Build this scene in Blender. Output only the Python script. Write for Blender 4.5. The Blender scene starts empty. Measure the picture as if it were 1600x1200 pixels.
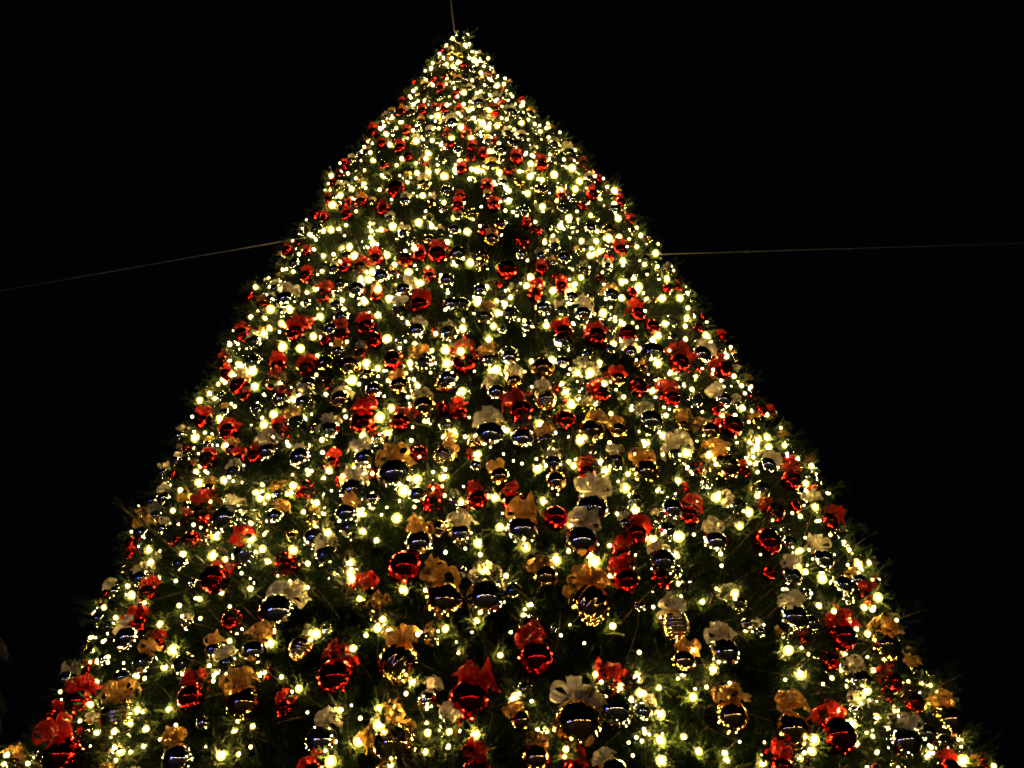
import bpy, math, random
import numpy as np
from mathutils import Vector, Matrix

# ------------------------------------------------------------------ camera, sky, exposure
S = bpy.context.scene
F_PX = 1386.0                      # focal length for a 1600 px wide frame
PITCH, YAW, ROLL = math.radians(40), math.radians(3.078), math.radians(-5.068)
CAM = np.array([0.0, 0.0, 1.6])
TREE_Y, TREE_H = 8.98, 18.14
PROFILE = [4.753, 4.279, 3.797, 3.287, 2.657, 1.814, 0.873, 0.06]

fw = np.array([math.sin(YAW)*math.cos(PITCH), math.cos(YAW)*math.cos(PITCH), math.sin(PITCH)])
r0 = np.array([math.cos(YAW), -math.sin(YAW), 0.0]); u0 = np.cross(r0, fw)
rt = r0*math.cos(ROLL)+u0*math.sin(ROLL); up = -r0*math.sin(ROLL)+u0*math.cos(ROLL)
cd = bpy.data.cameras.new('camera'); cam = bpy.data.objects.new('camera', cd)
S.collection.objects.link(cam)
cd.sensor_width = 36; cd.lens = 36*F_PX/1600; cd.clip_end = 2000; cd.clip_start = 0.05
cam.matrix_world = Matrix(((rt[0], up[0], -fw[0], CAM[0]), (rt[1], up[1], -fw[1], CAM[1]),
                           (rt[2], up[2], -fw[2], CAM[2]), (0, 0, 0, 1)))
S.camera = cam
W = bpy.data.worlds.new('World'); S.world = W; W.use_nodes = True
bg = W.node_tree.nodes['Background']
bg.inputs[0].default_value = (0.55, 0.6, 1.0, 1); bg.inputs[1].default_value = 0.0009
S.view_settings.view_transform = 'Standard'; S.view_settings.look = 'None'
S.view_settings.exposure = 0.35; S.view_settings.gamma = 1; S.view_settings.use_curve_mapping = False
S.render.engine = 'CYCLES'
S.cycles.max_bounces = 5; S.cycles.diffuse_bounces = 2; S.cycles.glossy_bounces = 3
S.cycles.transmission_bounces = 2; S.cycles.transparent_max_bounces = 4
S.cycles.sample_clamp_indirect = 12; S.cycles.use_light_tree = True
S.cycles.filter_width = 1.9
S.cycles.use_denoising = True
BULB_L = 430.0
LAMP_L = 50.0

rng = np.random.default_rng(11); random.seed(5)
LK = S.collection.objects.link

# ------------------------------------------------------------------ helpers
def tag(o, label=None, cat=None, group=None, kind=None):
    if label: o['label'] = label
    if cat: o['category'] = cat
    if group: o['group'] = group
    if kind: o['kind'] = kind
    return o
def mesh_of(name, verts, faces, mats=(), smooth=False, mi=None):
    me = bpy.data.meshes.new(name); me.from_pydata([tuple(v) for v in verts], [], [tuple(f) for f in faces])
    for m in mats: me.materials.append(m)
    if mi is not None: me.polygons.foreach_set('material_index', list(mi))
    if smooth: me.polygons.foreach_set('use_smooth', [True]*len(me.polygons))
    me.update(); return me
def obj(name, me, parent=None, loc=(0, 0, 0)):
    o = bpy.data.objects.new(name, me); LK(o); o.location = loc
    if parent: o.parent = parent
    return o
def empty(name, loc, parent=None):
    o = bpy.data.objects.new(name, None); o.empty_display_size = 0.05; LK(o); o.location = loc
    if parent: o.parent = parent
    return o
def unit(v): return v/np.linalg.norm(v)
class MB:
    def __init__(s): s.v = []; s.f = []; s.m = []
    def add(s, v, f, m=0):
        n = len(s.v); s.v += [tuple(p) for p in v]; s.f += [tuple(i+n for i in q) for q in f]; s.m += [m]*len(f)
    def tube(s, pts, rad, n=8, m=0, cap=True):
        pts = [np.array(p, float) for p in pts]; vs = []; k = len(pts)
        for i, p in enumerate(pts):
            d = pts[min(i+1, k-1)]-pts[max(i-1, 0)]; d = d/(np.linalg.norm(d)+1e-9)
            a = np.cross(d, (0, 0, 1) if abs(d[2]) < .9 else (1, 0, 0)); a /= np.linalg.norm(a); b = np.cross(d, a)
            R = rad[i] if hasattr(rad, '__len__') else rad
            for j in range(n):
                t = 2*math.pi*j/n; vs.append(p+R*(a*math.cos(t)+b*math.sin(t)))
        fs = [(i*n+j, i*n+(j+1) % n, (i+1)*n+(j+1) % n, (i+1)*n+j) for i in range(k-1) for j in range(n)]
        if cap: fs += [tuple(range(n))[::-1], tuple((k-1)*n+j for j in range(n))]
        s.add(vs, fs, m)
    def lathe(s, prof, n=16, m=0):
        vs = []; k = len(prof)
        for (r, z) in prof:
            for j in range(n):
                t = 2*math.pi*j/n; vs.append((r*math.cos(t), r*math.sin(t), z))
        s.add(vs, [(i*n+j, i*n+(j+1) % n, (i+1)*n+(j+1) % n, (i+1)*n+j) for i in range(k-1) for j in range(n)], m)
    def box(s, c, h, m=0):
        c = np.array(c); h = np.array(h)
        v = [c+h*np.array(q) for q in ((-1,-1,-1),(1,-1,-1),(1,1,-1),(-1,1,-1),(-1,-1,1),(1,-1,1),(1,1,1),(-1,1,1))]
        s.add(v, [(3,2,1,0),(4,5,6,7),(0,1,5,4),(1,2,6,5),(2,3,7,6),(3,0,4,7)], m)
    def mesh(s, name, mats, smooth=False): return mesh_of(name, s.v, s.f, mats, smooth, s.m)

# ------------------------------------------------------------------ materials
def mat(name, col, rough=.5, metal=0, **kw):
    m = bpy.data.materials.new(name); m.use_nodes = True; b = m.node_tree.nodes['Principled BSDF']
    b.inputs['Base Color'].default_value = (*col, 1); b.inputs['Roughness'].default_value = rough
    b.inputs['Metallic'].default_value = metal
    for k, v in kw.items(): b.inputs[k.replace('_', ' ')].default_value = v
    return m
def noise_col(m, c1, c2, scale, detail=3, coord='Object', bump=0, rand=False):
    nt = m.node_tree; b = nt.nodes['Principled BSDF']; N = nt.nodes.new
    tc = N('ShaderNodeTexCoord'); n = N('ShaderNodeTexNoise'); r = N('ShaderNodeValToRGB')
    n.inputs['Scale'].default_value = scale; n.inputs['Detail'].default_value = detail
    nt.links.new(tc.outputs[coord], n.inputs['Vector']); nt.links.new(n.outputs['Fac'], r.inputs[0])
    r.color_ramp.elements[0].position = .32; r.color_ramp.elements[1].position = .68
    r.color_ramp.elements[0].color = (*c1, 1); r.color_ramp.elements[1].color = (*c2, 1)
    out = r.outputs[0]
    if rand:
        oi = N('ShaderNodeObjectInfo'); h = N('ShaderNodeHueSaturation'); mr = N('ShaderNodeMapRange')
        mr.inputs[3].default_value = .55; mr.inputs[4].default_value = 1.35
        nt.links.new(oi.outputs['Random'], mr.inputs[0]); nt.links.new(mr.outputs[0], h.inputs['Value'])
        nt.links.new(out, h.inputs['Color']); out = h.outputs[0]
    nt.links.new(out, b.inputs['Base Color'])
    if bump:
        bp = N('ShaderNodeBump'); bp.inputs['Strength'].default_value = bump; bp.inputs['Distance'].default_value = .02
        nt.links.new(n.outputs['Fac'], bp.inputs['Height']); nt.links.new(bp.outputs[0], b.inputs['Normal'])
    return m
def ball_mat(name, col, rough, smudge=.06):
    m = mat(name, col, rough, 1); nt = m.node_tree; b = nt.nodes['Principled BSDF']; N = nt.nodes.new
    tc = N('ShaderNodeTexCoord'); n = N('ShaderNodeTexNoise'); n.inputs['Scale'].default_value = 2.3
    mr = N('ShaderNodeMapRange'); mr.inputs[3].default_value = rough*.25; mr.inputs[4].default_value = rough
    nt.links.new(tc.outputs['Object'], n.inputs['Vector']); nt.links.new(n.outputs['Fac'], mr.inputs[0])
    nt.links.new(mr.outputs[0], b.inputs['Roughness']); return m
def emit(name, col, L):
    m = bpy.data.materials.new(name); m.use_nodes = True; nt = m.node_tree; nt.nodes.clear()
    e = nt.nodes.new('ShaderNodeEmission'); o = nt.nodes.new('ShaderNodeOutputMaterial')
    e.inputs[0].default_value = (*col, 1); e.inputs[1].default_value = L; nt.links.new(e.outputs[0], o.inputs[0]); return m
def halo_mat(name, col, L):
    m = emit(name, col, L); nt = m.node_tree; e = [n for n in nt.nodes if n.type == 'EMISSION'][0]; o = [n for n in nt.nodes if n.type == 'OUTPUT_MATERIAL'][0]
    m.cycles.emission_sampling = 'NONE'
    t = nt.nodes.new('ShaderNodeBsdfTransparent'); x = nt.nodes.new('ShaderNodeMixShader'); x.inputs[0].default_value = .42
    nt.links.new(t.outputs[0], x.inputs[1]); nt.links.new(e.outputs[0], x.inputs[2]); nt.links.new(x.outputs[0], o.inputs[0]); return m
def fabric(name, c1, c2, metal=0):
    m = mat(name, c1, .3, metal, Specular_IOR_Level=.7); noise_col(m, c1, c2, 3.0, 4, 'Object', .25)
    nt = m.node_tree; b = nt.nodes['Principled BSDF']; o = nt.nodes['Material Output']
    tr = nt.nodes.new('ShaderNodeBsdfTranslucent'); mx = nt.nodes.new('ShaderNodeMixShader'); mx.inputs[0].default_value = .22
    src = b.inputs['Base Color'].links[0].from_socket; nt.links.new(src, tr.inputs[0])
    nt.links.new(b.outputs[0], mx.inputs[1]); nt.links.new(tr.outputs[0], mx.inputs[2]); nt.links.new(mx.outputs[0], o.inputs[0]); return m
M = {
 'R': ball_mat('red_mirror', (.75, .012, .008), .03), 'S': ball_mat('silver_mirror', (.86, .85, .82), .02),
 'G': ball_mat('gold_mirror', (.95, .62, .24), .03), 'C': ball_mat('bright_silver_mirror', (.93, .93, .88), .03),
 'N': ball_mat('champagne_satin', (.86, .62, .36), .3), 'M': ball_mat('copper_satin', (.85, .3, .1), .22),
 'cap': mat('cap_metal', (.75, .6, .35), .25, 1),
 'r': fabric('red_ribbon', (.62, .018, .008), (.85, .04, .012), .35), 'w': fabric('cream_ribbon', (.7, .6, .42), (.88, .8, .62)),
 'o': fabric('copper_gold_ribbon', (.74, .36, .06), (.92, .6, .18), .55),
 'needle': noise_col(mat('fir_needles', (.03, .05, .02), .6, 0, Specular_IOR_Level=.06), (.0015, .006, .0015), (.007, .019, .004), 6, rand=True),
 'tip': noise_col(mat('glow_needles', (.05, .09, .02), .5, 0, Specular_IOR_Level=.1), (.03, .07, .012), (.12, .19, .035), 9, rand=True),  # needle colour lightened to put the bulbs' glow into it
 'bark': noise_col(mat('bark', (.05, .035, .02), .9), (.03, .02, .012), (.09, .06, .035), 12, bump=.6),
 'socket': mat('socket_green', (.01, .03, .012), .5),
 'bulb': emit('bulb_glow', (1, .66, .19), BULB_L),
 'shell': halo_mat('halo_glass', (1, .7, .12), 3.6),  # see-through yellow emission stands in for bloom round the bulb core
 'lamp': emit('lamp_glow', (1, .78, .48), LAMP_L), 'blue': emit('blue_panel_glow', (.03, .05, 1), 14.0),
 'steel': mat('steel_wire', (.4, .38, .36), .6, .2), 'post': mat('post_paint', (.03, .03, .03), .5, .6),
 'palm': noise_col(mat('palm_leaf', (.08, .07, .03), .55), (.07, .055, .025), (.14, .11, .05), 5),
 'paving': noise_col(mat('paving', (.1, .09, .08), .7), (.004, .004, .004), (.011, .01, .009), 2.5, bump=.3),
}

# ------------------------------------------------------------------ geometry of the tree surface
def R_at(z): return np.interp(z/TREE_H, np.linspace(0, 1, 8), PROFILE)
def ray(px, py):
    d = fw+rt*(px-800)/F_PX+up*(600-py)/F_PX; return d/np.linalg.norm(d)
def on_tree(px, py, off=0.0):
    """point on the tree's surface seen through a pixel of the photograph (nearest point to it if the ray passes by)"""
    d = ray(px, py); t = np.arange(2.5, 24, .01); P = CAM+t[:, None]*d
    g = np.hypot(P[:, 0], P[:, 1]-TREE_Y)-(R_at(P[:, 2])+off); g[P[:, 2] > TREE_H+.2] = 9
    hit = np.where(g < 0)[0]; i = hit[0] if len(hit) else int(np.argmin(g))
    return P[i], t[i]
def project(P):
    q = np.asarray(P)-CAM; d = q@fw; return 800+F_PX*(q@rt)/d, 600-F_PX*(q@up)/d, d

# ------------------------------------------------------------------ setting: ground
ground = obj('ground', mesh_of('ground', [(-300, -300, 0), (300, -300, 0), (300, 300, 0), (-300, 300, 0)], [(0, 1, 2, 3)], [M['paving']]))
tag(ground, 'dark plaza paving under the tree', kind='structure')

# ------------------------------------------------------------------ tree
tree = empty('christmas_tree', (0, TREE_Y, 0))
tag(tree, 'towering conical fir Christmas tree covered with lights and baubles', 'christmas tree')
mb = MB(); mb.tube([(0, 0, z) for z in np.linspace(-.1, TREE_H-.1, 14)], np.linspace(.3, .015, 14), 10)
obj('trunk', mb.mesh('trunk', [M['bark']], True), tree)

def bough_mesh(seed):
    r = np.random.default_rng(seed); segs = []          # twig segments: start, dir, length
    L = r.uniform(.85, 1.05); lift = r.uniform(-.1, .25); mb = MB()
    def stem(t): return np.array([L*t, 0.03*math.sin(5*t+seed), lift*L*t*t-.12*t])
    mb.tube([stem(t) for t in np.linspace(0, 1, 6)], np.linspace(.012, .003, 6), 4, 1)
    def go(p, d, ln, depth):
        segs.append((p, d, ln)); 
        if depth < 2:
            n = int(ln/.055)
            for k in range(n):
                t = (k+1)/(n+1); s = 1 if k % 2 else -1
                ax = np.cross(d, (0, 0, 1)); ax /= np.linalg.norm(ax)+1e-9
                nd = d*.72+ax*s*.62+np.array([0, 0, r.uniform(-.25, .3)]); nd /= np.linalg.norm(nd)
                go(p+d*ln*t, nd, ln*(.55-.35*t)*r.uniform(.7, 1.1), depth+1)
    for k in range(13):
        t = .22+.78*k/13; s = 1 if k % 2 else -1
        d = np.array([.75, s*r.uniform(.5, .85), r.uniform(-.3, .45)]); d /= np.linalg.norm(d)
        go(stem(t), d, (.36-.2*t)*r.uniform(.8, 1.2), 1)
    d = stem(1)-stem(.93); d /= np.linalg.norm(d); segs.append((stem(.25), np.array([1, 0, 0.]), L*.72)); go(stem(1), d, .1, 2)
    V = []; Fc = []
    for p, d, ln in segs:
        n = max(3, int(ln/.009)); 
        for k in range(n):
            q = p+d*ln*k/n
            for _ in range(3):
                a = r.normal(size=3); a -= d*(a@d); a /= np.linalg.norm(a)+1e-9
                nd = d*r.uniform(.35, .9)+a; nd /= np.linalg.norm(nd); w = np.cross(nd, r.normal(size=3)); w /= np.linalg.norm(w)
                b = len(V); V += [q+w*.0024, q-w*.0024, q+nd*r.uniform(.02, .04)]; Fc.append((b, b+1, b+2))
    mb.add(V, Fc, 0)
    return mb.mesh('bough', [M['needle'], M['bark']])
boughs = [bough_mesh(50+i) for i in range(7)]
def sprig_mesh(seed):                                # a cup of shoots round a bulb, needles lightened for its glow, opening along +x, the bulb at its origin
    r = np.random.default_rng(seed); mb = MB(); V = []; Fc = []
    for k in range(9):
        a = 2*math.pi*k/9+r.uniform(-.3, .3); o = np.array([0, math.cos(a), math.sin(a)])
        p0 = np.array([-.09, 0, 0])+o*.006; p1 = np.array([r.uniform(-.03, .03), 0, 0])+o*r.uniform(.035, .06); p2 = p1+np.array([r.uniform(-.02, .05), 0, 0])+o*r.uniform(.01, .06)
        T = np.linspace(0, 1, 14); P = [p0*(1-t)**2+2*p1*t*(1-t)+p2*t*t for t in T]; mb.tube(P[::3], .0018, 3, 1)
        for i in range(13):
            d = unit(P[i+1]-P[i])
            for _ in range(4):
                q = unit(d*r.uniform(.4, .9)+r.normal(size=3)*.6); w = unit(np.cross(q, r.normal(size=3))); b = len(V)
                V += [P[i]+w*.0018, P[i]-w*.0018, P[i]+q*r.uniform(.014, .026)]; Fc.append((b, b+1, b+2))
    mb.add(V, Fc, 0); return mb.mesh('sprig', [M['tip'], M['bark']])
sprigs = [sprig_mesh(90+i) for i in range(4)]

def bough_matrix(th, z, depth, sc):
    R = R_at(z)-depth; L = sc
    tilt = rng.normal(.05, .25); roll = rng.uniform(-1.2, 1.2); yaw = rng.normal(0, .35)
    base = Vector(((R-.92*L)*math.cos(th), (R-.92*L)*math.sin(th), z))
    return Matrix.Translation(base) @ Matrix.Rotation(th+yaw, 4, 'Z') @ Matrix.Rotation(-tilt, 4, 'Y') @ Matrix.Rotation(roll, 4, 'X') @ Matrix.Diagonal((sc, sc, sc, 1))
items = []
z = .5; ga = 0
while z < TREE_H-.1:
    R = max(R_at(z), .12); sp = .34
    n = max(5, int(2*math.pi*R/sp)); lump = rng.uniform(-.06, .06)
    for k in range(n):
        th = 2*math.pi*(k+rng.uniform(-.5, .5))/n+ga
        off = math.atan2(math.sin(th+math.pi/2), math.cos(th+math.pi/2))
        if abs(off) > math.radians(135): continue
        dep = abs(rng.normal(0, .2))+.0+lump
        sc = min(1.0, .3+R*.42)*rng.uniform(.75, 1.1)
        if rng.random() < .045: dep -= rng.uniform(.1, .3)*min(1, R/2)
        items.append((th, z+rng.uniform(-.12, .12), dep, sc))
        if rng.random() < .5 and R > .8: items.append((th+.05, z+rng.uniform(-.12, .12), dep+rng.uniform(.3, .6), sc))
    z += sp*.8; ga += 1.3
mats_ = [bough_matrix(*i) for i in items]
# ------------------------------------------------------------------ bauble and bow meshes (unit radius)
def ball(kind, mkey, nu=40, nv=24):
    V = []; Fc = []
    for i in range(nv+1):
        ph = math.pi*i/nv
        for j in range(nu):
            th = 2*math.pi*j/nu; r = 1.0
            if kind == 'ribbed': r = 1-.035*(1-abs(math.cos(ph*11)))
            if kind == 'fluted': r = 1-.09*(1-abs(math.cos(5*(th+ph*.9))))*math.sin(ph)**.5
            V.append((r*math.sin(ph)*math.cos(th), r*math.sin(ph)*math.sin(th), r*math.cos(ph)*(1.08 if kind != 'round' else 1)))
    for i in range(nv):
        for j in range(nu): Fc.append((i*nu+j, (i+1)*nu+j, (i+1)*nu+(j+1) % nu, i*nu+(j+1) % nu))
    return V, Fc
BALL = {}
for mk in 'RSGCM': v, f = ball('round', mk); BALL[mk] = mesh_of('ball', v, f, [M[mk]], True)
v, f = ball('ribbed', 'N', 40, 88); BALL['N'] = mesh_of('ball', v, f, [M['N']], True)
v, f = ball('fluted', 'G', 80, 28); BALL['F'] = mesh_of('ball', v, f, [M['G']], True)
c = MB(); c.lathe([(0, 1.16), (.09, 1.16), (.16, 1.12), (.17, .97), (0, .96)], 12)
c.tube([(.07*math.cos(t), 0, 1.22+.07*math.sin(t)) for t in np.linspace(0, 2*math.pi, 9)], .016, 5, 0, False)
CAP = c.mesh('cap', [M['cap']], True)

def strip(path, side, width, n, r, crink):
    V = []; Fc = []; k = len(path); ph = r.uniform(0, 6, 3)
    for i in range(k):
        t = i/(k-1)
        for j in range(n+1):
            s = j/n-.5; q = path[i]+side[i]*width[i]*s
            nn = np.cross(side[i], path[min(i+1, k-1)]-path[max(i-1, 0)]); nn /= np.linalg.norm(nn)+1e-9
            q = q+nn*crink*(math.sin(9*t+ph[0]+4*s)+.8*math.sin(17*s+ph[1]+5*t)+.5*math.sin(23*t+11*s+ph[2])); V.append(q)
    for i in range(k-1):
        for j in range(n): a = i*(n+1)+j; Fc.append((a, a+1, a+n+2, a+n+1))
    return V, Fc
def bow_loops(seed):
    r = np.random.default_rng(seed); mb = MB(); n = int(r.integers(4, 7)); a0 = r.uniform(0, 6)
    for k in range(n):
        a = a0+2*math.pi*k/n+r.normal(0, .2); e = r.uniform(-.05, .9); d = np.array([math.cos(a)*math.cos(e), math.sin(a)*math.cos(e), math.sin(e)])
        sd = unit(np.cross(d, (0, 0, 1))+r.normal(0, .12, 3)); nn = np.cross(sd, d); L = r.uniform(.75, 1.1); Hh = r.uniform(.3, .5)
        T = np.linspace(0, 1, 12); path = [np.array([0, 0, 1.25])+d*L*math.sin(math.pi*t)**.8+nn*Hh*math.sin(2*math.pi*t) for t in T]
        w = [.62*(.35+.65*math.sin(math.pi*t)**.6) for t in T]
        v, f = strip(path, [unit(sd+nn*.25*math.sin(6*t)) for t in T], w, 6, r, .045); mb.add(v, f)
    for k in range(int(r.integers(1, 4))):          # short cut ribbon ends standing up between the loops
        a = r.uniform(0, 6.28); e = r.uniform(.2, 1.2); d = np.array([math.cos(a)*math.cos(e), math.sin(a)*math.cos(e), math.sin(e)])
        sd = unit(np.cross(d, (0, 0, 1))+r.normal(0, .3, 3)); T = np.linspace(0, 1, 8); L = r.uniform(.7, 1.15); nn = np.cross(sd, d)
        v, f = strip([np.array([0, 0, 1.25])+d*L*t+nn*.25*math.sin(3*t+k) for t in T], [sd]*8, [.2+.5*t for t in T], 4, r, .04); mb.add(v, f)
    mb.add([(.13*math.sin(p)*math.cos(q), .13*math.sin(p)*math.sin(q), 1.27+.15*math.cos(p)) for p in np.linspace(0, math.pi, 6) for q in np.linspace(0, 2*math.pi, 9)[:8]],
           [(i*8+j, (i+1)*8+j, (i+1)*8+(j+1) % 8, i*8+(j+1) % 8) for i in range(5) for j in range(8)])
    return mb
def bow_tail(seed):
    r = np.random.default_rng(seed); mb = MB(); L = r.uniform(1.1, 1.6); dr = r.uniform(.3, 1.0); cu = r.uniform(-.5, .5)
    T = np.linspace(0, 1, 12); path = [np.array([L*t*(1-.15*t), cu*t*t, 1.25+.5*math.sin(2.2*t)-dr*t*t*1.1]) for t in T]
    w = [.3+.5*min(1, t*2.5) for t in T]; sd = [unit(np.array([.1, 1, .35*math.sin(5*t+seed)])) for t in T]
    v, f = strip(path, sd, w, 6, r, .045)
    for j in range(7): v[-7+j] = v[-7+j]-np.array([.16*(1-abs(j-3)/3), 0, 0])       # swallow-tail cut
    mb.add(v, f); return mb
LOOPS = {}; TAILS = {}
for cc in 'rwo':
    LOOPS[cc] = [bow_loops(s).mesh('bow', [M[cc]], False) for s in range(9)]
    TAILS[cc] = [bow_tail(s+20).mesh('ribbon_tail', [M[cc]], False) for s in range(5)]

# ------------------------------------------------------------------ what hangs on the tree: (x, y, diameter, ball, bow) read tile by tile
TILES = {'A': (0, 850), 'B': (400, 850), 'C': (800, 850), 'D': (1140, 850), 'E': (200, 550), 'F': (600, 550), 'G': (950, 550), 'H': (500, 0), 'I': (360, 250), 'J': (750, 250)}
BA = {
'A': '''760 190 90 S w;970 110 80 S -;1150 190 140 R r;1330 60 150 S r;745 440 110 R r;690 510 130 S w;590 450 70 S -;1250 410 110 R -;1150 570 90 S o;995 650 120 S -;1220 640 90 S w;1025 820 130 R r;780 640 120 S o;660 720 90 S -;1310 860 180 G o;430 850 140 R r;340 1140 190 R r;640 930 180 N o;960 1160 160 S o;190 1130 50 S -;840 540 70 R r;50 1200 110 G o;560 620 60 S -;1090 960 70 S -;800 270 100 R r''',
'B': '''155 120 140 R -;380 70 120 S w;800 130 170 R -;120 370 190 S w;600 300 130 G r;1010 310 190 G o;1230 300 200 S w;1380 255 90 S -;250 560 130 N w;430 720 190 R r;765 640 200 F o;835 740 70 S -;1500 620 180 R r;1140 840 200 R r;350 1060 160 S w;735 1080 220 G o;1420 950 110 G o;1500 1150 140 G o;1180 1250 170 R r;1040 990 110 S w;300 1240 120 R r;660 1010 90 S w;500 100 60 G o;470 240 50 S -''',
'C': '''180 180 120 G o;420 330 200 F o;610 200 130 R r;800 100 140 S w;870 150 80 S -;800 190 100 R -;870 440 150 N w;1195 320 110 S w;1130 590 160 S w;915 630 120 G o;1490 180 110 S w;1500 400 150 S w;350 970 240 G w;540 900 200 S r;1170 930 170 G o;1490 1000 180 G o;330 1240 140 R r;540 1230 150 S w;1440 1200 120 R r;700 900 90 S w;680 340 60 S -;230 460 60 S -;1250 430 60 S -''',
'D': '''490 90 120 S w;670 70 100 G -;600 230 110 S -;680 200 80 S o;740 290 90 R r;820 550 160 G o;600 500 140 R r;690 740 130 S w;870 740 100 R r;980 850 110 R -;930 1060 160 S w;1160 950 160 G o;1040 1020 110 S -;570 1030 190 R r;1180 1220 120 R r;1210 960 80 S -;840 810 70 R -;620 290 80 S -;460 600 45 C -;430 430 90 S -;1000 920 70 R o;1290 1220 80 S o''',
'E': '''595 185 90 R w;785 175 80 R r;820 260 80 S r;970 180 90 S -;1060 65 90 G -;1190 80 100 G -;1320 210 90 S -;1140 260 100 G w;400 370 90 R r;440 310 60 S w;540 430 90 R r;800 420 80 R r;905 385 90 S o;1265 385 140 R r;700 310 80 S -;1085 430 110 S w;430 580 90 R r;680 560 70 R r;755 540 110 S w;925 570 110 S w;1270 570 110 S w;1090 600 80 R r;1150 690 80 R -;570 650 80 S w;200 790 80 S w;240 660 45 R -;415 860 110 R r;530 900 140 S w;660 990 60 S w;790 885 90 S o;950 740 100 R -;1210 750 140 S w;1170 870 110 S o;1190 950 100 S w;1000 1000 110 S w;300 900 60 R r;190 950 60 S w;680 70 60 S w;440 740 70 G o;990 900 70 G o;530 120 60 R r;450 250 60 G o;600 1010 60 R -;520 330 60 S o''',
'F': '''50 40 90 R -;210 70 90 S -;430 60 120 R r;530 35 60 S -;670 35 90 S -;850 110 100 M -;85 185 100 G o;325 175 90 G -;600 220 90 S w;865 265 110 N w;1080 150 100 S w;1250 150 80 G r;215 300 120 G w;85 380 100 R r;735 320 120 R r;970 370 110 R -;1110 430 130 G o;1250 425 90 G o;1360 190 100 R -;1425 380 130 S w;565 450 150 S w;740 470 120 C -;320 560 110 N o;465 560 40 R r;490 610 60 S -;620 670 100 G o;905 600 90 S w;920 700 110 G -;1080 650 100 R r;1230 590 100 S w;1400 650 140 G o;1560 560 90 S w;60 660 170 S o;180 770 90 S -;500 790 100 R r;700 810 110 R r;1110 850 170 C w;920 890 120 R -;740 960 160 S o;190 1030 140 S o;410 980 120 S w;1055 1020 170 S w;1350 980 110 R r;1540 850 120 S -;1290 920 60 S w;1160 230 90 R r;1500 240 80 R r''',
'G': '''380 60 100 R r;440 90 80 R r;620 100 90 R r;500 20 100 S w;690 130 70 S -;340 250 80 R r;465 260 80 S -;610 260 90 S w;790 380 60 G o;660 400 110 R r;540 430 100 G o;400 400 80 G o;375 560 130 S w;620 620 150 G o;850 610 90 S w;950 480 60 S o;1010 560 70 S -;980 690 100 R r;1100 630 70 S r;1130 680 70 S -;820 740 90 S -;690 840 110 S w;430 880 100 R r;340 850 120 S -;570 1020 120 C w;850 1020 140 R -;890 860 100 R r;1110 830 90 S w;1180 910 90 R r;1250 1000 90 S -;480 620 60 R -;820 310 60 R -;780 500 70 S w''',
'H': '''680 310 30 R -;645 480 45 R r;500 440 25 R -;770 350 30 R -;720 520 35 R r;930 600 60 R r;870 630 50 R -;980 575 45 R r;980 485 30 R r;710 665 65 S w;1020 610 60 S w;440 605 50 R o;330 775 45 R r;285 715 60 R r;430 800 60 R r;815 795 50 R r;805 850 50 R -;965 810 70 S -;1190 880 60 R r;940 770 40 R r;1330 830 70 S w;210 820 50 S -;170 870 50 S w;850 560 60 S w;900 670 60 S w;340 890 50 R -;550 600 50 R r;650 270 30 R -;800 240 40 S -;490 610 50 S w;700 390 50 G -;130 885 40 R r;1170 720 50 S -;1250 780 50 S w;560 870 50 R o;590 720 50 S w;820 380 40 S -''',
'I': '''890 160 90 R -;1040 140 70 G w;1160 175 70 S -;1220 250 60 R r;1290 300 70 G -;820 270 60 R r;410 625 65 R r;560 590 60 S w;590 670 70 S -;620 580 60 R r;700 580 70 R r;780 540 80 R r;810 630 80 S -;680 700 90 S -;930 700 80 S w;930 540 90 R -;1110 510 90 R r;1220 510 90 S -;1360 380 60 R -;1350 520 60 G -;1480 590 100 R -;1160 650 80 S -;1340 700 70 S -;300 750 90 S w;175 780 60 R o;500 730 80 R r;910 810 80 S w;1010 780 90 R r;1180 780 80 S -;1240 780 80 S -;1360 850 90 S o;1500 830 90 S -;600 850 80 S -;60 940 80 R r;135 980 80 S w;350 930 90 R r;600 940 80 R r;540 910 70 S -;730 900 90 R r;770 970 90 R -;1000 920 90 S w;1170 940 100 S w;1100 920 50 R -;130 1090 90 S -;260 1110 80 R r;410 1120 80 R r;510 1090 80 S -;640 1100 100 S -;700 1040 70 R w;880 1080 100 R -;1040 1090 110 S o;1260 1070 120 R r;1380 1080 90 S o;1490 1060 110 S -;1170 1180 100 S -;900 1180 70 G o;1200 380 60 S -;350 560 60 S -;470 380 70 S -;930 400 60 S w;700 230 60 R o;460 290 45 R -;1560 440 60 R -;1410 250 60 R r;520 220 50 R r;100 730 50 R -;1400 430 70 G o''',
'J': '''330 30 60 R r;480 350 80 S -;545 250 50 R -;300 380 60 R -;230 440 60 R -;690 390 80 G -;750 490 70 R r;750 230 50 R r;740 160 40 R -;720 270 60 S -;450 530 70 S -;140 590 90 R -;330 590 60 R r;400 620 60 R -;290 720 80 R r;610 530 60 G o;700 730 80 S o;490 740 70 S w;550 830 90 S w;840 830 80 R r;790 930 90 R -;920 900 80 R -;620 950 100 R r;450 930 90 R r;440 980 100 S -;335 1120 110 M -;920 1040 120 S -;1060 1070 90 R r;1140 1130 80 R -;1300 1110 70 R r;1190 1040 90 S w;570 1180 100 S w;650 1150 80 R -;1170 900 50 R -;1000 690 50 R -;1060 690 40 R -;1020 870 70 S -;940 580 60 S -;880 540 60 S -;1370 1170 70 S w;430 150 60 S -;600 190 60 R r;670 850 60 S -;230 280 70 S -;590 110 50 S w'''}
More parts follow.
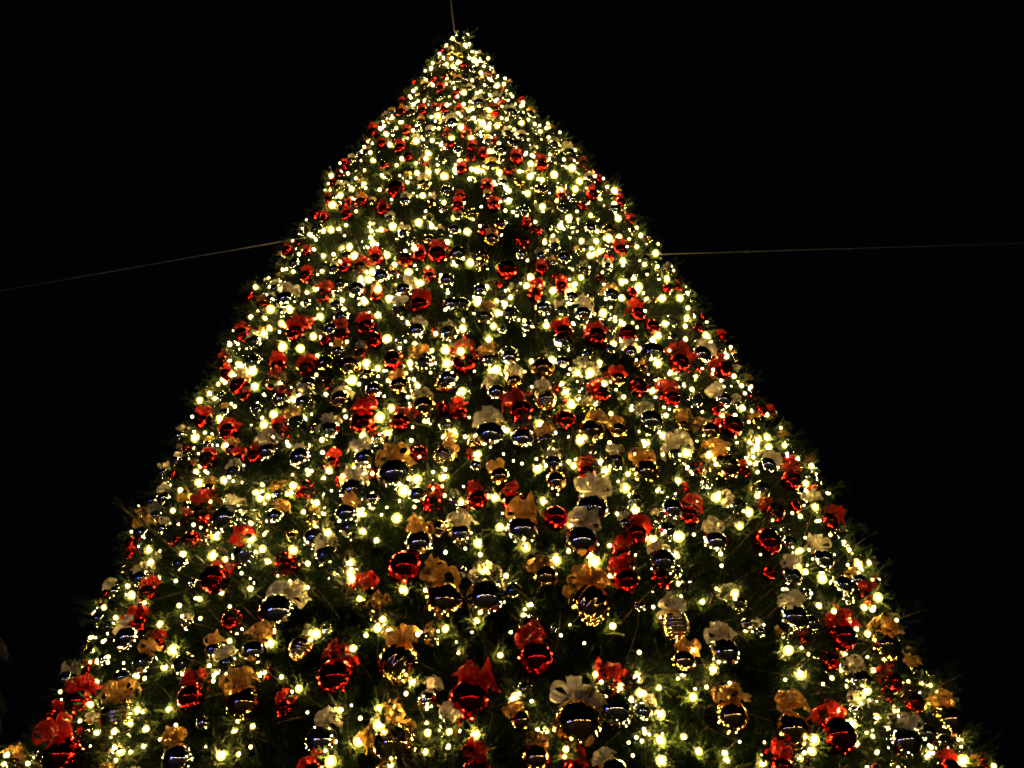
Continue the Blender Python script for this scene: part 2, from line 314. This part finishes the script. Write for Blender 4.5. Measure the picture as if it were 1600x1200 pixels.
BU = {   # glowing bulbs (x, y); 'b' marks a brighter pair
'A': '795 35;810 95;850 180;685 225;705 275b;1070 295;960 330;710 360;1435 95;1340 240;1140 60b;855 430;1230 520;1450 530;520 630;385 750b;515 740;485 860;355 955;520 1010;290 1040b;645 1110b;770 1080;1185 1130b;905 885;1400 700b;735 890;780 990;1255 1000;1185 260;980 55;930 570b;880 660;1300 590;150 1175;620 395;665 420;700 960;1160 690;20 1180',
'B': '200 30;60 90;280 105;505 165b;530 240b;790 250b;680 400b;240 245;85 530b;1015 455;1180 415;1080 580;835 735;520 560;230 775;655 880;660 970b;550 1055b;920 1010;905 1110;1175 1020b;400 1165b;1550 1000b;1440 15;1475 325;1435 385;1260 170b;555 295;500 100b;1035 1005;1030 1085;720 1185;130 215;325 480b;450 890;1340 170',
'C': '230 90b;440 95b;80 15;540 440;880 310b;800 390;1020 310;1080 675b;1480 570b;1545 695b;1480 810;665 715b;785 770;790 910b;690 800b;800 1160b;790 1050b;920 1035;1000 1110;1140 1120;1345 1175;970 820;915 700;450 700;1195 265b;1250 460;290 1100;895 215;1150 1160;1120 280',
'D': '660 960b;450 1050b;795 285b;720 340;680 455;615 590;600 650;830 700b;735 785b;1100 840b;1060 1130b;1250 1160b;790 1115;885 790;750 830;405 150;495 185b;350 270;770 680;1040 870;740 480;595 900;680 1070;1150 1080b;690 110b;1415 1190;380 35;850 930b;640 30;560 360;480 330;1110 1090',
'E': '580 100b;440 225b;385 260b;680 185b;360 460b;525 500b;490 360b;780 335b;985 280b;890 255b;860 500;1350 350b;1410 300b;1395 440b;1260 450b;1205 155;1340 90;1275 60b;980 640;885 715b;875 755b;1050 765;720 710;710 780b;195 715b;280 740;240 850;420 650b;515 690b;560 800b;700 930b;640 900b;980 810b;1440 890b;1220 620b;1075 640b;885 1060b;745 1115b;110 1060b;120 1120b;450 1090b;470 985b;300 1080;1260 960b;1070 970b;720 1060b;730 390b;1120 430;1040 470;590 540;430 350b;1200 690b;820 165;920 235;660 1000b;1180 1130b;520 1110;700 890b;650 950b;740 960b;680 860b;520 790b;960 630;1330 1010;380 700b;440 500',
'F': '140 60b;335 60b;180 180b;40 300b;420 210b;665 165b;600 95b;900 55b;1180 170b;1440 210b;975 215b;1005 280b;1040 250b;370 435b;20 435b;495 590b;175 685b;320 670b;255 735b;105 745b;1050 475b;1405 490b;1495 450b;1290 730b;855 800b;590 780b;410 810b;75 890b;430 885b;265 930b;505 1025b;1005 920b;1345 850b;760 1045b;620 940b;1130 1115b;920 1110b;190 905b;1015 610;1190 635b;820 620b;840 390b;500 550b;1440 1010b;1215 330;510 340;790 50;145 90;1510 340;1305 655;1560 1090b;660 420;880 540;1380 280;340 500;640 410',
'G': '565 85b;330 115;720 300b;850 460b;620 350b;530 390b;760 490b;745 570b;420 540b;505 635b;375 690;470 795b;580 780b;755 860b;570 925b;1060 705b;1030 880;705 930b;380 990b;945 500;715 180;450 200;370 145;1015 570;1090 610;1225 985b;1000 1070b;290 745;315 340;990 1085b;675 130;1110 830b;860 510b;800 770;650 790;540 550b;1270 965;800 470b;580 600',
'H': '710 205;793 187;705 262b;640 288;740 292;710 360b;715 380b;825 322b;900 312;862 390;920 405b;595 372;568 428;565 465b;605 457;500 487;480 515;645 505;770 497b;880 455;950 460b;985 450;910 510b;660 575b;550 578b;630 620b;800 585b;850 560b;905 590b;740 610b;810 635b;755 680b;900 685b;950 675b;1080 660b;430 655;320 690b;355 718b;460 725b;375 775b;515 755b;590 720b;705 740b;810 740b;580 825b;440 850b;410 885;285 860b;960 770b;910 810b;1150 665;1180 705;1270 770;1350 900b;1125 945b;1075 570;1090 600;1030 515;630 915b;580 920b;725 910b;845 910b;875 920b;665 945b;750 865b;815 905b;940 900b;960 925b;60 945b;235 985b;1130 880b;1290 890;1255 935b;1430 930;1200 960;1390 970b;800 235;500 560;680 420;560 540;860 490;770 560;1000 640;1160 790;1230 830;330 940;150 930;800 310;840 345;740 330;940 540;700 560;870 660b;500 700',
'I': '540 85b;715 130b;650 155b;545 240b;1060 60b;1110 60b;1150 90b;1210 55b;1000 70b;1320 55b;1350 65b;1420 50b;1030 190b;1490 165b;1490 220b;1200 310b;1075 355b;1010 335b;870 355b;770 400b;755 340b;1270 385b;500 515b;640 465b;665 515b;600 480b;990 475b;840 510b;955 605b;1020 660b;740 640b;790 690b;850 745b;575 780b;480 840b;135 680b;265 690b;320 800b;215 800b;110 840b;185 850b;275 875b;180 930b;445 945b;280 1000b;375 1010b;840 960b;990 990b;1045 760b;1325 760b;1430 820b;1410 890b;1470 770b;1385 960b;1245 900b;960 1090b;1160 1090b;1080 1020;1150 1020b;1235 1025b;730 1090b;790 1115b;655 1180b;30 1130b;120 1130b;10 1150b;1060 580b;1200 560b;1160 440b;1435 580b;430 400b;500 380b;540 375b;580 370b;460 690b;790 830b;720 760b;1490 1180b;1400 1130b;270 1195b;590 190b;950 120;1285 550b;1100 930;550 770b;600 770b;760 600b;700 640b;880 560;940 660b;450 380;620 350;340 720b;410 710;50 1100b;210 900b;780 380b;770 430b;1390 1020',
'J': '350 260b;335 250b;265 90b;400 80b;495 45b;320 175b;255 180b;720 165b;720 235b;740 315b;475 310b;430 355b;545 435b;745 415b;345 440b;390 420b;620 480b;600 490b;640 490b;590 510b;440 555b;860 405;940 500b;840 465;765 540b;270 630b;250 675b;330 670b;390 700b;500 680b;480 700b;760 655b;845 700b;850 680b;895 750b;760 740b;975 740b;1000 635b;660 820b;1070 740b;355 885b;755 870b;740 880b;550 860b;715 985b;925 965b;955 940b;835 1015b;950 1090b;1250 1115b;1020 1140b;1110 850b;1100 960;1220 950b;385 1070b;520 1140b;990 880b;430 870b;530 115b;430 165b;510 155b;880 560;950 570;1150 1050;640 1085;690 420b;880 530;140 150b;580 70;1210 940b;780 650;590 1140b;430 130;560 100'}
def rows(T, n):
    out = []
    for k, s in T.items():
        ox, oy = TILES[k]
        for e in s.split(';'):
            q = e.split(); 
            if n == 2: out.append((ox+float(q[0])/3.428, oy+float(q[1].rstrip('b'))/3.428, q[1].endswith('b')))
            else: out.append((ox+float(q[0])/3.428, oy+float(q[1])/3.428, float(q[2])/3.428, q[3], q[4]))
    return out
baubles = []                       # dict: P, r, ball, bow, px, py, d
for (x, y, dpx, b, w) in rows(BA, 5):
    P, t = on_tree(x, y, .04+(rng.uniform(.03, .1) if dpx > 24 else rng.uniform(-.05, .1))); X, Y, dep = project(P)
    r = min(.5*dpx/F_PX*dep*1.12, .2); baubles.append(dict(P=P, r=r, b=b, w=w, x=X, y=Y, s=2*r*F_PX/dep))
bulbs = []
def free_of_baubles(P):
    for q in baubles:
        if np.linalg.norm(P-q['P']) < q['r']+.03: return False
    return True
for (x, y, big) in rows(BU, 2):
    P, t = on_tree(x, y, rng.uniform(-.05, .16)); k = 0
    d = ray(x, y)
    while not free_of_baubles(P) and k < 12: P = P-d*.04; k += 1
    X, Y, dep = project(P); bulbs.append(dict(P=P, r=(.0215+.0013*dep)*((1.15 if big else .7)*rng.uniform(.8, 1.15)), x=X, y=Y, s=1/dep))
# knots of extra bulbs added to brighten these spots
for (x, y, n) in [(404, 821, 9), (385, 838, 6), (370, 800, 5), (186, 1172, 7), (192, 1145, 4), (205, 1110, 3), (545, 890, 5), (550, 915, 3), (598, 968, 5), (1000, 1092, 5), (992, 1080, 3), (1172, 712, 5), (1177, 695, 3),
                  (707, 105, 4), (585, 370, 4), (583, 355, 3), (565, 795, 4), (760, 895, 4), (851, 325, 3), (570, 430, 3), (530, 475, 3), (925, 392, 5), (896, 450, 4), (320, 740, 4), (370, 580, 5), (345, 610, 3), (1342, 885, 4), (1378, 1120, 3),
                  (1465, 1095, 4), (1405, 1120, 4), (740, 180, 4), (760, 195, 3), (800, 1100, 2), (850, 1140, 4), (15, 1195, 2), (490, 800, 4), (500, 830, 4), (415, 770, 3), (970, 505, 3), (1000, 640, 2), (950, 720, 3), (855, 705, 3), (785, 470, 3), (655, 265, 3), (1270, 1180, 3)]:
    P, t = on_tree(x, y, .07)
    for k in range(n):
        q = P+rng.normal(0, .012+.0035*t, 3); X, Y, dep = project(q); bulbs.append(dict(P=q, r=(.016+.0011*dep)*rng.uniform(.8, 1.25), x=X, y=Y, s=1/dep))
# more small baubles and bulbs between the prominent ones and round the sides
def scatter(n, rmin, rmax, spread, fn):
    k = tries = 0
    while k < n and tries < n*60:
        tries += 1; z = rng.uniform(.8, TREE_H-.15)
        if rng.random() > R_at(z)/3.6: continue
        a = rng.uniform(-spread, spread)-math.pi/2
        R = R_at(z)+rng.uniform(-.04, .1); P = np.array([R*math.cos(a), TREE_Y+R*math.sin(a), z]); r = rng.uniform(rmin, rmax)
        if fn(P, r): k += 1
def try_ball(P, r):
    X, Y, dep = project(P); s = 2*r*F_PX/dep
    if thin(X, Y): return False
    for q in baubles:
        if math.hypot(q['x']-X, q['y']-Y) < (q['s']+s)*.5*.8 or np.linalg.norm(q['P']-P) < q['r']+r: return False
    b = rng.choice(list('SSSGRRC')); w = rng.choice(list('--')+['w', 'o' if b != 'R' else 'r']) if b != 'R' else rng.choice(['r', '-'])
    baubles.append(dict(P=P, r=r, b=str(b), w=str(w), x=X, y=Y, s=s)); return True
def try_bulb(P, r):
    X, Y, dep = project(P)
    if thin(X, Y) or not free_of_baubles(P): return False
    for q in bulbs:
        if np.linalg.norm(q['P']-P) < .13: return False
    bulbs.append(dict(P=P, r=(.018+.0009*dep)*rng.uniform(.55, 1), x=X, y=Y, s=1/dep)); return True
POCKETS = [(1095, 905, 60), (1165, 1075, 55), (880, 1030, 60), (700, 1045, 45), (500, 930, 35), (560, 1110, 40), (1215, 1080, 45), (640, 690, 25), (760, 1150, 40), (690, 600, 25), (1010, 1010, 40), (640, 350, 25)]
def thin(X, Y):
    for (a, b, c) in POCKETS:
        if math.hypot(X-a, Y-b) < c: return True
    return rng.random() > np.interp(Y, [550, 1200], [1, .4])
scatter(850, .04, .08, math.radians(110), try_ball)
scatter(380, .02, .02, math.radians(110), try_bulb)
# tiny lamps added for glints, many in little clusters
seeds = list(bulbs); k = 0
while k < 600:
    if k % 2: q = seeds[int(rng.integers(len(seeds)))]; P = q['P']+rng.normal(0, .11, 3)
    else:
        z = rng.uniform(.8, TREE_H-.1); a = rng.uniform(-1.9, 1.9)-math.pi/2
        if rng.random() > R_at(z)/4.6: continue
        R = R_at(z)+min(rng.normal(.03, .08), .12); P = np.array([R*math.cos(a), TREE_Y+R*math.sin(a), z])
    X, Y, dep = project(P)
    if math.hypot(P[0], P[1]-TREE_Y) > R_at(P[2])+.13*min(1, .3+R_at(P[2])/2) or P[2] > TREE_H+.1: continue
    if (k % 2 == 0 and thin(X, Y)): continue
    k += 1
    if free_of_baubles(P): bulbs.append(dict(P=P, r=(.0075+.0006*dep)*rng.uniform(.6, 1.4), x=X, y=Y, s=.2/dep, mini=True))

# tiny lamps added to brighten many bows and make glints under the balls
for q in baubles:
    v = q['P']-np.array([0, TREE_Y, q['P'][2]]); o_ = np.array([v[0], v[1], 0])/(np.hypot(v[0], v[1])+1e-6); s_ = np.array([-o_[1], o_[0], 0]); r = q['r']
    spots = []
    if q['w'] != '-' and rng.random() < .6: spots.append(o_*rng.uniform(-.4, .7)*r+s_*rng.choice([-1, 1])*rng.uniform(.9, 1.5)*r+np.array([0, 0, rng.uniform(1.0, 1.9)*r]))
    for k in range(int(rng.integers(0, 4)) if q['s'] > 22 else 0): spots.append(o_*rng.uniform(-.2, .9)*r+s_*rng.uniform(-1.5, 1.5)*r-np.array([0, 0, rng.uniform(1.35, 2.6)*r]))
    for d_ in spots:
        P = q['P']+d_
        if free_of_baubles(P) and P[2] < TREE_H-.35: X, Y, dep = project(P); bulbs.append(dict(P=P, r=(.0075+.0005*dep)*rng.uniform(.5, 1.4), x=X, y=Y, s=.2/dep, mini=True))
# every bulb is clipped to a twig, every bauble hangs below one
sprig_items = []
def bough_to(P, ahead, sc, tw=.5):
    v = np.array(P)-np.array([0, TREE_Y, 0]); th = math.atan2(v[1], v[0])+rng.normal(0, .3); tilt = rng.normal(.0, .3)
    rot = Matrix.Rotation(th, 4, 'Z') @ Matrix.Rotation(-tilt, 4, 'Y') @ Matrix.Rotation(rng.uniform(-1.5, 1.5), 4, 'X')
    tip = rot @ Vector((.92*sc, 0, -.03*sc)); tgt = Vector(v)+(rot @ Vector((ahead, 0, 0)))
    return Matrix.Translation(tgt-tip) @ rot @ Matrix.Diagonal((sc, sc, sc, 1))
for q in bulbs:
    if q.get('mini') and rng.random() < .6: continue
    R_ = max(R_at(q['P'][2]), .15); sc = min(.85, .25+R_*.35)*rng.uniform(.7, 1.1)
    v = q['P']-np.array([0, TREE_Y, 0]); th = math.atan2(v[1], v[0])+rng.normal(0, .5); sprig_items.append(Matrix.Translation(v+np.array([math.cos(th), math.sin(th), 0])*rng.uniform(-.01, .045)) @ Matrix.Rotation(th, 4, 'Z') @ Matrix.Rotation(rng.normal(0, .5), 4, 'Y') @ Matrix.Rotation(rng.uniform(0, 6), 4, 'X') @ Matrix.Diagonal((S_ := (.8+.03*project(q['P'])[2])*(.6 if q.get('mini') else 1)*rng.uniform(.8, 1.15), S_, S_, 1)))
    mats_.append(bough_to(q['P']+rng.normal(0, .022, 3), rng.uniform(-.01, .09), sc)); items.append((0, 0, 0, 0))
for q in baubles:
    R_ = max(R_at(q['P'][2]), .15); sc = min(.85, .25+R_*.35)*rng.uniform(.8, 1.1)
    mats_.append(bough_to(q['P']+np.array([0, 0, 1.5*q['r']]), rng.uniform(-.1, .02), sc)); items.append((0, 0, 0, 0))
def px_size(mx):
    p = tree.location+mx.translation; x, y, d = project(np.array(p)); seen = -80 < x < 1680 and -80 < y < 1280
    return (1/d if seen and d > 0 else 0)
near = sorted(range(len(sprig_items)), key=lambda i: -px_size(sprig_items[i]))
order = sorted(range(len(items)), key=lambda i: -px_size(mats_[i])*(2 if items[i][2] < .05 else 1))
for k, i in enumerate(order[:300]):
    o = obj('bough', boughs[k % 7], tree); o.matrix_parent_inverse = Matrix.Identity(4); o.matrix_basis = mats_[i]
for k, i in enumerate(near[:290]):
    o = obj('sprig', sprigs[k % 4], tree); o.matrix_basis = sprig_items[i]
rest = [mats_[i] for i in order[300:]]+[sprig_items[i] for i in near[290:]]; nb_ = len(order)-300
# the remaining boughs: one part, the same bough meshes instanced on points
me = bpy.data.meshes.new('foliage'); me.from_pydata([m.translation for m in rest], [], [])
for nm_, ty_ in (('rot', 'FLOAT_VECTOR'), ('scl', 'FLOAT'), ('idx', 'INT')): me.attributes.new(nm_, ty_, 'POINT')
me.attributes['rot'].data.foreach_set('vector', [c for m in rest for c in m.to_euler()])
me.attributes['scl'].data.foreach_set('value', [m.to_scale()[0] for m in rest])
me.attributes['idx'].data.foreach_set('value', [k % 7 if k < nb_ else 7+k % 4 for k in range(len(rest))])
fol = obj('foliage', me, tree); tag(fol, kind='stuff')
ng = bpy.data.node_groups.new('foliage', 'GeometryNodeTree'); ng.interface.new_socket('Geometry', in_out='INPUT', socket_type='NodeSocketGeometry')
ng.interface.new_socket('Geometry', in_out='OUTPUT', socket_type='NodeSocketGeometry'); N = ng.nodes.new; K = ng.links.new
gi = N('NodeGroupInput'); go_ = N('NodeGroupOutput'); iop = N('GeometryNodeInstanceOnPoints'); g2i = N('GeometryNodeGeometryToInstance')
by_mesh = {c.data.name: c for c in tree.children if c.data}
for b in reversed(boughs+sprigs):
    oi = N('GeometryNodeObjectInfo'); oi.transform_space = 'ORIGINAL'; oi.inputs['Object'].default_value = by_mesh[b.name]
    oi.inputs['As Instance'].default_value = True; K(oi.outputs['Geometry'], g2i.inputs[0])
def named(n, t):
    a = N('GeometryNodeInputNamedAttribute'); a.data_type = t; a.inputs['Name'].default_value = n; return a.outputs['Attribute']
e2r = N('FunctionNodeEulerToRotation'); K(named('rot', 'FLOAT_VECTOR'), e2r.inputs[0])
K(gi.outputs[0], iop.inputs['Points']); K(g2i.outputs[0], iop.inputs['Instance']); iop.inputs['Pick Instance'].default_value = True
K(named('idx', 'INT'), iop.inputs['Instance Index']); K(e2r.outputs[0], iop.inputs['Rotation']); K(named('scl', 'FLOAT'), iop.inputs['Scale']); K(iop.outputs[0], go_.inputs[0])
fol.modifiers.new('foliage', 'NODES').node_group = ng

# ------------------------------------------------------------------ wording
BN = {'R': 'red', 'S': 'silver', 'G': 'gold', 'C': 'bright silver', 'N': 'ribbed beige', 'M': 'satin copper', 'F': 'fluted gold'}
WN = {'r': 'red bow', 'w': 'cream bow', 'o': 'copper bow', '-': 'no bow'}
def size_word(s): return 'large' if s > 44 else 'medium' if s > 26 else 'small'
def zone(x, y):
    t = min(max((y-55)/1145, 0), 1); hw = 60+t*690; cx = 718+t*75; u = (x-cx)/hw
    h = 'left edge' if u < -.72 else 'left side' if u < -.25 else 'centre' if u < .25 else 'right side' if u < .72 else 'right edge'
    v = 'treetop' if y < 230 else 'high' if y < 430 else 'above middle' if y < 600 else 'mid height' if y < 770 else 'below middle' if y < 930 else 'low' if y < 1080 else 'bottom'
    return h+' '+v
def rel(a, b):
    dx, dy = a['x']-b['x'], a['y']-b['y']
    if abs(dx) > abs(dy): return 'left of' if dx < 0 else 'right of'
    return 'above' if dy < 0 else 'below'
def near_list(a, pool, k):
    c = sorted((math.hypot(a['x']-q['x'], a['y']-q['y']), i) for i, q in enumerate(pool) if q is not a); return [pool[i] for _, i in c[:k]]
for q in baubles: q['desc'] = size_word(q['s'])+' '+BN[q['b']]
baubles.sort(key=lambda q: -(q['s'] if -30 < q['x'] < 1630 and -30 < q['y'] < 1230 else 0))
big, small = baubles[:300], baubles[300:]
used = set()
def describe(a, own, pool, k=7):
    z_ = zone(a['x'], a['y']); nb = near_list(a, pool, k)
    for q in nb:
        s = f"{own}, {rel(a, q)} {q['desc']} one, {z_}"
        if s not in used: used.add(s); return s
    for i, q in enumerate(nb):
        for p in nb[i+1:]:
            s = f"{own}, {rel(a, q)} {q['desc']} and {rel(a, p)} {p['desc']}"
            if s not in used and len(s.split()) <= 16: used.add(s); return s
    return None

# ------------------------------------------------------------------ baubles
for k, q in enumerate(big):
    e = empty('bauble', q['P']); r = q['r']; e.rotation_euler = (rng.normal(0, .25), rng.normal(0, .25), rng.uniform(0, 6.28))
    own = f"{q['desc']} bauble, {WN[q['w']]}"
    tag(e, describe(q, own, big) or own+', '+zone(q['x'], q['y']), 'bauble', 'baubles hung on the Christmas tree')
    o = obj('ball', BALL[q['b']], e); o.scale = (r, r, r)
    c = obj('cap', CAP, e); c.scale = (r, r, r)
    if q['w'] != '-':
        sc = r*rng.uniform(.82, 1.08)*(1.1 if q['s'] < 30 else 1)
        bw = obj('bow', LOOPS[q['w']][k*5 % 9], e); bw.scale = (sc, sc, sc*rng.uniform(.85, 1.1)); bw.location = (0, 0, 1.12*r-1.18*sc+.04*r)
        bw.rotation_euler = (0, 0, rng.uniform(0, 6.28))
        for j in range(2):
            tl = obj('ribbon_tail', TAILS[q['w']][(k+2*j) % 5], bw); tl.rotation_euler = (0, 0, rng.uniform(0, 3.1)+3.14*j)
keys = list('RSGCNMF')+['cap', 'r', 'w', 'o']; midx = {a: i for i, a in enumerate(keys)}
mmats = [M['G'] if a == 'F' else M[a] for a in keys]
LV, LF = ball('round', 'S', 20, 12)
AV = []; AF = []; AM = []; base = 0
LV = np.array(LV)
lowbow = {}
for s in range(4):
    m_ = bow_loops(s+60); t_ = bow_tail(s+70); n0 = len(m_.v); m_.add(t_.v, t_.f); lowbow[s] = (np.array(m_.v), m_.f)
for k, q in enumerate(small):
    r = q['r']; a = rng.uniform(0, 6.28); RZ = np.array([[math.cos(a), -math.sin(a), 0], [math.sin(a), math.cos(a), 0], [0, 0, 1]])
    AV.append(LV*r+q['P']); AF += [tuple(i+base for i in f) for f in LF]; AM += [midx[q['b']]]*len(LF); base += len(LV)
    if q['w'] != '-':
        bv, bf = lowbow[k % 4]; AV.append((bv@RZ.T)*r+q['P']); AF += [tuple(i+base for i in f) for f in bf]; AM += [midx[q['w']]]*len(bf); base += len(bv)
sm = obj('small_baubles', mesh_of('small_baubles', np.concatenate(AV).tolist(), AF, mmats, True, AM))
tag(sm, 'crowd of small far baubles with bows filling the upper tree', 'baubles', kind='stuff')

# ------------------------------------------------------------------ bulbs
def globe(nu, nv):
    V = []; Fc = []
    for i in range(nv+1):
        p = math.pi*i/nv
        for j in range(nu): t = 2*math.pi*j/nu; V.append((math.sin(p)*math.cos(t), math.sin(p)*math.sin(t), math.cos(p)*1.1))
    for i in range(nv):
        for j in range(nu): Fc.append((i*nu+j, (i+1)*nu+j, (i+1)*nu+(j+1) % nu, i*nu+(j+1) % nu))
    return V, Fc
gv, gf = globe(10, 6); GLOBE = mesh_of('halo_shell', gv, gf, [M['shell']], True); CORE = mesh_of('filament', (np.array(gv)*.46).tolist(), gf, [M['bulb']], True)  # outer shell added as a painted halo round the bright core
sk = MB(); sk.lathe([(0, 2.1), (.42, 2.1), (.5, 1.9), (.5, 1.15), (.38, 1.0), (0, 1.0)], 8); SOCK = sk.mesh('socket', [M['socket']], True)
bulbs.sort(key=lambda q: -(q['s'] if -10 < q['x'] < 1610 and -10 < q['y'] < 1210 else 0))
for q in bulbs[:300]:
    e = empty('light_bulb', q['P']); r = q['r']; e.rotation_euler = (rng.normal(0, .9), rng.normal(0, .9), 0)
    own = 'glowing warm white bulb'; nb = near_list(q, big, 30); lab = None
    for b in nb:
        s = f"{own} just {rel(q, b)} {b['desc']} bauble, {zone(q['x'], q['y'])}"
        if s not in used: used.add(s); lab = s; break
    for i_, b in enumerate(nb[:8] if not lab else []):
        for b2 in nb[i_+1:8]:
            s = f"{own} near {b['desc']} and {b2['desc']} baubles, {zone(q['x'], q['y'])}"
            if not lab and s not in used: used.add(s); lab = s
    tag(e, lab or own+', '+zone(q['x'], q['y'])+' of the tree', 'light bulb', 'warm white bulbs strung over the tree')
    o = obj('halo_shell', GLOBE, e); o.scale = (r, r, r); obj('filament', CORE, o); o = obj('socket', SOCK, e); o.scale = (r, r, r)
gv2, gf2 = globe(8, 5); gv2 = np.array(gv2); AV = []; AF = []; BM = []; base = 0
for q in bulbs[300:]:
    for sc, mm in ((1, 0), (.46, 1)): AV.append(gv2*q['r']*sc+q['P']); AF += [tuple(i+base for i in f) for f in gf2]; base += len(gv2); BM += [mm]*len(gf2)
tag(obj('far_bulbs', mesh_of('far_bulbs', np.concatenate(AV).tolist(), AF, [M['shell'], M['bulb']], True, BM)),
    'hundreds of small far warm white bulbs over the upper tree', 'light bulbs', kind='stuff')

# ------------------------------------------------------------------ guy wires from a ring high on the tree
def wire(a, b, sag, label, rad=.0038):
    a = np.array(a); b = np.array(b); pts = []
    for t in np.linspace(0, 1, 24): p = a*(1-t)+b*t; p[2] -= sag*4*t*(1-t); pts.append(p)
    mb = MB(); mb.tube(pts, rad, 6); o = obj('guy_wire', mb.mesh('guy_wire', [M['steel']], True))
    tag(o, label, 'guy wire', 'guy wires steadying the tree'); return o
PL, tL = on_tree(500, 367, 0); PR, tR = on_tree(1012, 398, 0); PT, tT = on_tree(728, 195, .08)
def at(px, py, t): return CAM+ray(px, py)*t
wire(PL, at(-260, 500, 20), 0.0, 'thin wire running from the tree out to the left picture edge')
wire(PR, at(1900, 371, 22), 0.0, 'thin wire running from the tree out to the right picture edge')
wire(PT, at(672, -260, 6.5), 0.0, 'thin wire rising from the treetop to the top picture edge', .0007)
print('WIRE', PL, PR, PT, at(-260, 500, 20), at(1900, 371, 22), at(672, -260, 6.5))

# ------------------------------------------------------------------ palm on the left
CR = at(-190, 965, 15.0)
palm = empty('palm_tree', (CR[0], CR[1], 0)); tag(palm, 'dim palm with drooping brown fronds at the lower left picture edge', 'palm tree')
mb = MB(); mb.tube([(.1*math.sin(z), 0, z) for z in np.linspace(0, CR[2], 12)], [.24-.05*(i % 2) for i in range(12)], 10); obj('trunk', mb.mesh('trunk', [M['bark']], True), palm)
def frond(seed):
    r = np.random.default_rng(seed); mb = MB(); L = r.uniform(1.7, 2.2); dr = r.uniform(.8, 1.7); T = np.linspace(0, 1, 16)
    f = lambda t: np.array([L*t*(1-.25*t*dr*.5), 0, .7*t-dr*t*t*1.5])
    mb.tube([f(t) for t in T], np.linspace(.025, .006, 16), 5)
    for t in np.linspace(.12, 1, 46):
        p = f(t); d = f(min(t+.02, 1.02))-f(t-.02); d /= np.linalg.norm(d); ln = .5*math.sin(math.pi*(.15+.8*t))
        for s in (-1, 1):
            e = unit(d*.6+np.array([0, s*.8, -.35])); w = d*.018; b = p+e*ln*.5
            mb.add([p-w, p+w, b+w*.9+np.array([0, 0, -.03]), p+e*ln+np.array([0, 0, -.14]), b-w*.9+np.array([0, 0, -.03])], [(0, 1, 2, 4), (4, 2, 3)])
    return mb.mesh('frond', [M['palm']])
fr = [frond(s) for s in range(5)]
prg = np.random.default_rng(4)
for k in range(26):
    o = obj('frond', fr[k % 5], palm, (0, 0, CR[2])); o.rotation_euler = (prg.normal(0, .1), prg.uniform(-.7, .35), 2.4*k)

# ------------------------------------------------------------------ plaza lights behind the viewer, which the baubles mirror
gv, gf = globe(14, 9)
LG = mesh_of('lamp_globe', gv, gf, [M['lamp']], True)
pm = MB(); pm.lathe([(.0, 0), (.2, 0), (.2, .25), (.09, .4), (.06, 3.7), (.14, 3.8), (0, 3.8)], 12); LP = pm.mesh('post', [M['post']], True)
ORD = 'first second third fourth fifth sixth seventh eighth ninth tenth eleventh twelfth thirteenth fourteenth fifteenth'.split()
for i, a in enumerate(np.linspace(-46, 55, 12)+rng.uniform(-2.5, 2.5, 12)):
    R = 27-abs(a)*.12+rng.uniform(-1.5, 1.5); x = R*math.sin(math.radians(a)); y = 5-R*math.cos(math.radians(a))
    e = empty('plaza_lamp', (x, y, 0)); tag(e, ORD[i]+' plaza globe lamp from the left in the mirrored row behind the viewer', 'street lamp', 'plaza lamps mirrored in the baubles')
    obj('post', LP, e); o = obj('lamp_globe', LG, e, (0, 0, 4.05)); o.scale = (.2, .2, .2)
e = empty('billboard', (-9.5, -8.5, 0)); e.rotation_euler = (0, 0, math.radians(-37))
tag(e, 'blue glowing display panel on a post, mirrored as blue spots in the baubles', 'billboard')
pm = MB(); pm.box((0, -.08, 4.3), (.85, .06, .7)); pm.box((0, -.08, 1.67), (.1, .06, 1.67)); obj('frame', pm.mesh('frame', [M['post']]), e)
pm = MB(); pm.box((0, 0, 4.3), (.75, .015, .6)); obj('screen', pm.mesh('screen', [M['blue']]), e)
